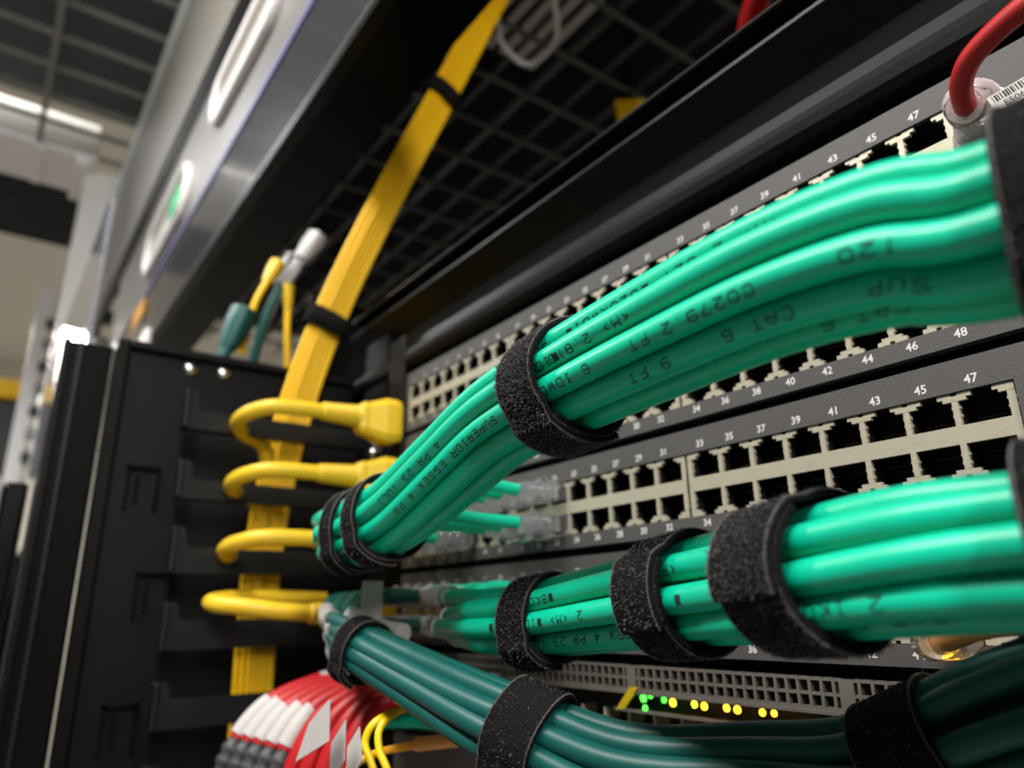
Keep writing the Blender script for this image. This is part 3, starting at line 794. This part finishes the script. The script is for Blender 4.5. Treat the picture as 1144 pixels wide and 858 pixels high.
# ---- dark teal bundle
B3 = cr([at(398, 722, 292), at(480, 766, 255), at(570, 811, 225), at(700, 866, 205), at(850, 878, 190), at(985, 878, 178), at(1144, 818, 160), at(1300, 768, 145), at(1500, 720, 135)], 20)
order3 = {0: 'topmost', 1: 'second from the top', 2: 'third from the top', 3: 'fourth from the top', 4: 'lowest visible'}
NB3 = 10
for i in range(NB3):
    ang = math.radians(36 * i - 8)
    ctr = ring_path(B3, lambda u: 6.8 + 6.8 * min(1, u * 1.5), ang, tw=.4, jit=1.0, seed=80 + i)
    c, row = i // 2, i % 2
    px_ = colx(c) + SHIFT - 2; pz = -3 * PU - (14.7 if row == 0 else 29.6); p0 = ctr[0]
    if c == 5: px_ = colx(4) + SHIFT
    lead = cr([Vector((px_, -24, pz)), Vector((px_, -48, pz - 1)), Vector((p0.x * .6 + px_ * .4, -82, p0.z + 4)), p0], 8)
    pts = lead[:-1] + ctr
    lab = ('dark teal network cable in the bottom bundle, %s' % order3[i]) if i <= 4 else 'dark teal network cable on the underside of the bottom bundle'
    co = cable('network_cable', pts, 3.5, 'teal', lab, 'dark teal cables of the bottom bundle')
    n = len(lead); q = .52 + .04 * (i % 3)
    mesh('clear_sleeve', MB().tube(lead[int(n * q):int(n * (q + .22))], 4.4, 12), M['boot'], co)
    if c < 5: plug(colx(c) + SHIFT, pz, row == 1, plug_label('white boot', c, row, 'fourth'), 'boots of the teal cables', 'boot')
strap(B3, ulen(B3, -202), 10.9, 9, 'black hook-and-loop strap at the left end of the dark teal bundle', None, fuzz=200)
strap(B3, ulen(B3, -113), 13.5, 17, 'black hook-and-loop strap in the middle of the dark teal bundle', None, fuzz=800, tail=1.0)
strap(B3, ulen(B3, -14), 17.6, 19, 'black hook-and-loop strap in shadow at the right of the dark teal bundle', None, fuzz=600)
# pale cable tags sticking up by the teal bundle's left end
for (px, py, dep, dv, lab) in ((415, 680, 325, (0, 0, 1), 'upright white flag tag at the start of the teal bundle'), (436, 705, 312, (1, .2, -.1), 'white rolled tag beside the start of the teal bundle'), (388, 700, 315, (-.5, -.3, -.8), 'curled white tag at the far left of the teal bundle')):
    p = at(px, py, dep); d = Vector(dv).normalized()
    if dv[2] == 1: mb = MB().box(p.x - .4, p.x + .6, p.y - 5, p.y + 5, p.z - 14, p.z + 12, .2)
    else: mb = MB().tube([p - d * 8, p, p + d * 9], 4.2, 12)
    tag(mesh('cable_tag', mb, M['label'], loc=tuple(p)), lab, 'tag')

# ------------------------------------------------------------------ yellow cables
YX = -420
YB = cr([(YX, -60, -420), (YX, -62, -300), (YX, -64, -200), (YX, -64, -108), (YX + 2, -52, -20), (YX + 4, -28, 70), (-404, 10, 180), (-400, 52, 285), (-398, 84, 365), (-396, 118, 450), (-396, 200, 640)], 7)
T_, N_, B_ = frames(YB)
k = 0
ordn = ('first', 'second', 'third', 'fourth', 'fifth', 'sixth', 'seventh')
for row in (1, 2):
    for j in range(7):
        off = (j - 3) * 3.6 + (row % 2) * 1.8; dep = (row - 1) * 3.7 - (0 if row < 2 else abs(j - 2) * .9)
        pts = []
        for q, p in enumerate(YB):
            u = q / (len(YB) - 1)
            side = Vector((0, 1, 0)) - T_[q] * T_[q].y; side.normalize(); fr = T_[q].cross(side)
            if fr.x < 0: fr = -fr
            sq = 1.0
            pts.append(p + side * off * sq + fr * (dep if row else dep) )
        cable('patch_cable', pts, 1.75, 'yellow', ('%s yellow cable from the left on the front face of the tall yellow bundle' % ordn[j]) if row == 2 else 'yellow cable hidden inside or behind the tall yellow bundle', 'yellow cables of the vertical bundle', seg=8)
def yband(px, py, lab):
    p = on(px, py, 0, -405); i = min(range(len(YB)), key=lambda q: (YB[q] - p).length); u = i / (len(YB) - 1)
    T, N, B = T_, N_, B_; c = YB[i]
    side = Vector((0, 1, 0)) - T[i] * T[i].y; side.normalize(); fr = T[i].cross(side)
    pth = []
    for q in range(41):
        a = 2 * PI * q / 40; ca, sa = math.cos(a), math.sin(a)
        ex = lambda v, e: math.copysign(abs(v) ** e, v)
        pth.append(c + side * (15.2 * ex(ca, .6)) + fr * (8.0 * ex(sa, .6)))
    mb = MB(); vs = []
    for q in pth[:-1]:
        o_ = (q - c).normalized()
        for (w, e) in ((-8, 0), (-8, 1.5), (8, 1.5), (8, 0)): vs.append(q + T[i] * w + o_ * e)
    fs = []
    for q in range(40):
        for w in range(4): fs.append((q * 4 + w, q * 4 + (w + 1) % 4, ((q + 1) % 40) * 4 + (w + 1) % 4, ((q + 1) % 40) * 4 + w))
    mb.add(vs, fs, True)
    tag(mesh('cable_strap', mb, M['velcro'], loc=tuple(c)), lab, 'strap')
yband(492, 112, 'black strap high on the vertical yellow bundle')
yband(371, 360, 'black strap lower on the vertical yellow bundle, above the yellow plugs')

# power strip carrying the four moulded yellow plugs
ps = thing('outlet_strip', 'black vertical outlet strip holding the four yellow plugs', 'outlet strip', (-357, -2, -ZO))
mesh('strip_body', MB().box(-368, -345, -1.5, .8, -ZO, 30, 1), M['chassis'], ps)
def yplug(pz, n, py_list):
    x = -352
    z = pz
    lab = ('yellow moulded plug with looped cord, topmost of the column of four', 'yellow moulded plug with looped cord, second from the top', 'yellow cord loop third from the top of the column, behind the green bundle end', 'yellow cord loop lowest of the column of four')[n]
    t = thing('power_plug', lab, 'plug', (x, 0, z))
    mb = MB(); sec = [(-2, 13.5, 11), (-6, 14.5, 12), (-13, 14.5, 12), (-25, 10.5, 8.5), (-28, 10.5, 8.5), (-31, 8.5, 7)]
    vs = []; fs = []
    for (y, h, w) in sec:
        oc = [(-w, -h * .7), (-w * .75, -h), (w * .75, -h), (w, -h * .7), (w, h * .7), (w * .75, h), (-w * .75, h), (-w, h * .7)]
        vs += [(x + a * .8, y, z + b) for (a, b) in oc]
    for i in range(len(sec) - 1):
        for q in range(8): fs.append((i * 8 + q, i * 8 + (q + 1) % 8, (i + 1) * 8 + (q + 1) % 8, (i + 1) * 8 + q))
    mb.add(vs, fs); mb.add(vs[:8], [list(range(8))]); mb.add(vs[-8:], [list(range(8))[::-1]])
    mesh('plug_body', mb, M['yellow_plug'], t)
    prof = []
    for q in range(8): prof += [(q * 3.2, 7.4 - q * .2), (q * 3.2 + 2.0, 7.4 - q * .2), (q * 3.2 + 2.1, 6.2 - q * .15), (q * 3.2 + 3.1, 6.2 - q * .15)]
    mesh('strain_relief', MB().lathe((x, -30, z + 1), (0, -1, 0), prof, 16), M['yellow_plug'], t)
    if n < 3: pth = cr([(x, -52, z + 1), (x - 2, -72, z + 1), (x - 6, -86, z + .5), (x - 20, -96, z - 2), (x - 36, -97, z - 5), (x - 52, -88, z - 8), (x - 62, -72, z - 12), (x - 68, -64, z - 30)], 7)
    else: pth = cr([(x, -52, z + 1), (x - 2, -72, z + 2.5), (x - 8, -90, z + 5), (x - 22, -103, z + 7), (x - 38, -100, z + 9), (x - 48, -80, z + 11), (x - 52, -50, z + 11), (x - 50, -25, z + 10)], 7)
    mesh('cord', MB().tube(pth, 4.9, 14), M['yellow_plug'], t)
for n, pz in enumerate((-33, -73, -113.5, -157)): yplug(pz, n, None)
# small yellow plug above the wire tray
p = on(700, 124, 2, 440)
t = thing('hanging_connector', 'small yellow block hanging under the wire basket tray on a dark cable', 'connector', tuple(p))
mesh('connector_body', MB().prism([tuple(on(686, 112, 1, p.y)), tuple(on(716, 110, 1, p.y)), tuple(on(712, 132, 1, p.y)), tuple(on(692, 144, 1, p.y))], (0, 14, 0)), M['yellow'], t)
q = on(701, 112, 1, p.y + 7)
mesh('cord', MB().tube(cr([q, q + Vector((0, 0, 30)), q + Vector((10, 0, 80)), q + Vector((14, 0, 180))], 6), 9, 10), M['rail'], t)
p = on(840, 20, 2, 250)
tag(mesh('network_cable', MB().tube(cr([p + Vector((-60, 60, -60)), p, p + Vector((90, -40, 20)), p + Vector((200, -60, 80))], 6), 9, 12), M['red'], loc=tuple(p)), 'thick red cable above the top rail, blurred in the background', 'cable')

# ------------------------------------------------------------------ red cable and clear boot at the top right
xr = 18.5
t = thing('network_plug', 'clear ribbed plug boot at the right end of the top switch, red cable entering', 'plug', (xr, 0, -22))
mesh('plug_body', MB().box(xr - 6, xr + 6, -8, 10, -22, -13, .8), M['clearpink'], t)
a = Vector((xr, -6, -17.5)); b = at(1078, 118, 205)
path = cr([a, a.lerp(b, .35) + Vector((0, -2, 0)), a.lerp(b, .7), b], 12)
mesh('strain_boot', MB().tube(path, lambda u: (6.9 - 2.6 * u + (.6 if int(u * 36) % 3 == 0 else -.4)), 20), M['clearpink'], t)
rp = cr([a, a.lerp(b, .6), b, at(1074, 96, 196), at(1082, 70, 188), at(1105, 42, 180), at(1144, 8, 170), at(1200, -30, 160), at(1290, -90, 150)], 8)
cable('network_cable', rp, 2.9, 'red', 'red network cable curving up out of the clear boot at the top right')
c2 = [at(1060, 160, 215), at(1100, 122, 205), at(1144, 92, 190), at(1230, 40, 175)]
t = thing('network_plug', 'second clear ribbed plug boot behind the black strap at top right', 'plug', tuple(c2[0]))
mesh('strain_boot', MB().tube(cr([at(1092, 168, 222), at(1098, 140, 214), at(1112, 122, 206)], 14), lambda u: (6.6 + (.55 if int(u * 36) % 3 == 0 else -.35)), 20), M['clearpink'], t)
rc = cable('network_cable', cr([at(1105, 130, 212), at(1120, 112, 208), at(1144, 98, 204), at(1200, 66, 198), at(1290, 10, 190)], 8), 2.7, 'red', 'straight red network cable with a white barcode tag at the top right edge')
o = at(1125, 112, 198); ux = (at(1160, 92, 194.5) - o).normalized(); uy = Vector((0, 0, 1)) - ux * ux.z; uy.normalize()
fl = MB().prism([o - uy * 2.2 - ux * 3.5, o - uy * 2.2 + ux * 20, o + uy * 3.6 + ux * 20, o + uy * 3.6 - ux * 3.5], ux.cross(uy) * .3)
tg = mesh('barcode_tag', fl, M['label'], rc); tg['label'] = 'white printed barcode tag'
nrm = ux.cross(uy); 
if nrm.dot(CAM - o) < 0: nrm = -nrm
off = nrm * .36
mb = MB(); rnd = random.Random(3); x = -2.6
while x < 18:
    w = rnd.choice((.18, .3, .45)); q = o + off + ux * x
    mb.add([q + uy * .9, q + uy * .9 + ux * w, q + uy * 3.2 + ux * w, q + uy * 3.2], [(0, 1, 2, 3)]); x += w + rnd.choice((.2, .3, .45))
v, f = text_mesh('E506804', 2.6, o + off + ux * 3.6 - uy * .7, ux, uy); mb.add(v, f)
mesh('tag_print', mb, M['cavity'], tg)

# plug glowing amber in the fourth switch, lower right
a = on(1058, 717, 1, -12)
t = thing('network_plug', 'clear plug glowing amber in the fourth switch at lower right', 'plug', (a.x, 0, a.z))
mesh('plug_body', MB().tube([Vector((a.x - 2, 0, a.z)), Vector((a.x - 2, -10, a.z)), Vector((a.x + 1, -22, a.z)), Vector((a.x + 4, -26, a.z))], lambda u: (5.0 - 1.5 * u * u, 6.0 - 2 * u * u), 16), M['clear'], t)
mesh('indicator_glow', MB().tube([Vector((a.x - 2, -3, a.z - 3.6)), Vector((a.x + 1, -18, a.z - 3.4))], .8, 8), M['led_amber'], t)
pl = cr([Vector((a.x + 3, -22, a.z)), Vector((a.x + 10, -30, a.z + 2)), Vector((a.x + 22, -32, a.z + 5)), Vector((a.x + 60, -30, a.z + 8))], 6)
tag(mesh('network_cable', MB().tube(pl, 2.9, 12), M['sleeve'], loc=tuple(pl[0])), 'pinkish cable leaving the amber glowing plug at lower right', 'cable')

# ------------------------------------------------------------------ red cables with white label sleeves, bottom left
for k in range(9):
    x = -334 + k * 12.0
    pz = -190.5 - .1 * k
    e = 1 - .055 * k
    pl = cr([(x + 4, -22, pz), (x + 3, -42, pz), (x + 2, -58, pz - 2), (x, -58 - 20 * e, pz - 9), (x - 1, -58 - 33 * e, pz - 20), (x - 2, -58 - 41 * e, pz - 34), (x - 3, -58 - 45 * e, pz - 50), (x - 3, -58 - 46 * e, pz - 85)], 8)
    pos = ('leftmost', 'second from the left', 'third from the left', 'fourth from the left', 'fifth from the left', 'sixth from the left', 'seventh from the left', 'eighth from the left', 'rightmost')[k]
    t = thing('network_cable', ('red cable with white sleeve in the lower left fan, %s' if k < 5 else 'plain red cable in the lower left fan, %s') % pos, 'cable', (x, -22, pz), 'red cables of the lower left fan')
    mesh('jacket', MB().tube(pl[:int(.64 * (len(pl) - 1)) + 2] if k < 5 else pl, 4.1, 12), M['red'], t)
    S = len(pl) - 1; i0 = int(S * .45) + (k % 3) // 2; i1 = int(S * .64)
    if k < 5: mesh('label_sleeve', MB().tube(pl[i0:i1 + 1], 5.0, 14), M['label'], t)
    if k < 5: mesh('dark_boot', MB().tube(pl[i1 + 1:], lambda u: 5.0 if int(u * 12) % 2 else 3.6, 10), M['dark_boot'], t)
    mesh('plug_boot', MB().tube([Vector((x + 4, -4, pz)), Vector((x + 4, -16, pz)), Vector((x + 3.6, -40, pz)), Vector((x + 2.6, -54, pz - 1.4))], lambda u: 5.6 - .6 * u, 12), M['boot'], t)
def flag(pxs, y_, lab):
    pts = [Vector(p) for p in pxs]
    n = (pts[1] - pts[0]).cross(pts[2] - pts[0]).normalized() * .4
    tag(mesh('flag_label', MB().prism(pts, n), M['label'], loc=tuple(pts[0])), lab, 'label')
for (L, dep, lab) in (([(368, 781), (367, 828), (330, 851), (345, 808)], -113, 'largest white paper flag label on the red cables'),
                      ([(386, 804), (384, 850), (366, 880), (370, 830)], -106, 'middle white paper flag label on the red cables'),
                      ([(401, 812), (404, 850), (386, 880), (388, 834)], -100, 'rightmost white paper flag label on the red cables')):
    flag([on(px, py, 1, dep) for (px, py) in L], 0, lab)

# thin yellow fibre loops, orange cable with sleeve
def pc(name, L, r, m, lab, cat='cable'):
    pts = cr([at(*p) for p in L], 8)
    return tag(mesh(name, MB().tube(pts, r, 12), M[m], loc=tuple(pts[0])), lab, cat)
pc('fibre_cable', [(520, 800, 300), (480, 784, 285), (450, 792, 275), (420, 806, 268), (408, 828, 265), (414, 850, 262), (424, 880, 258)], 1.35, 'lemon', 'thin yellow fibre cable arching left of its twin')
pc('fibre_cable', [(520, 790, 304), (470, 788, 290), (440, 798, 272), (424, 815, 265), (424, 838, 261), (432, 858, 258), (440, 885, 255)], 1.35, 'lemon', 'thin yellow fibre cable arching right of its twin')
pc('fibre_cable', [(385, 865, 285), (400, 852, 282), (425, 840, 280), (462, 833, 277), (500, 828, 274), (535, 826, 271), (580, 824, 270)], 1.5, 'orange', 'orange fibre cable running into a peach sleeve')
pc('cable_sleeve', [(464, 832, 276.5), (500, 828, 274), (534, 825, 271)], 2.6, 'sleeve', 'peach orange translucent sleeve around the orange fibre cable', 'sleeve')
pc('fibre_cable', [(428, 806, 345), (470, 806, 340), (510, 812, 335), (560, 806, 330)], 3.2, 'green', 'blurred green cable behind the yellow fibre loops')
pc('fibre_cable', [(575, 862, 262), (590, 852, 262), (612, 862, 262)], 2.0, 'lemon', 'yellow fibre loop peeking up under the teal bundle')
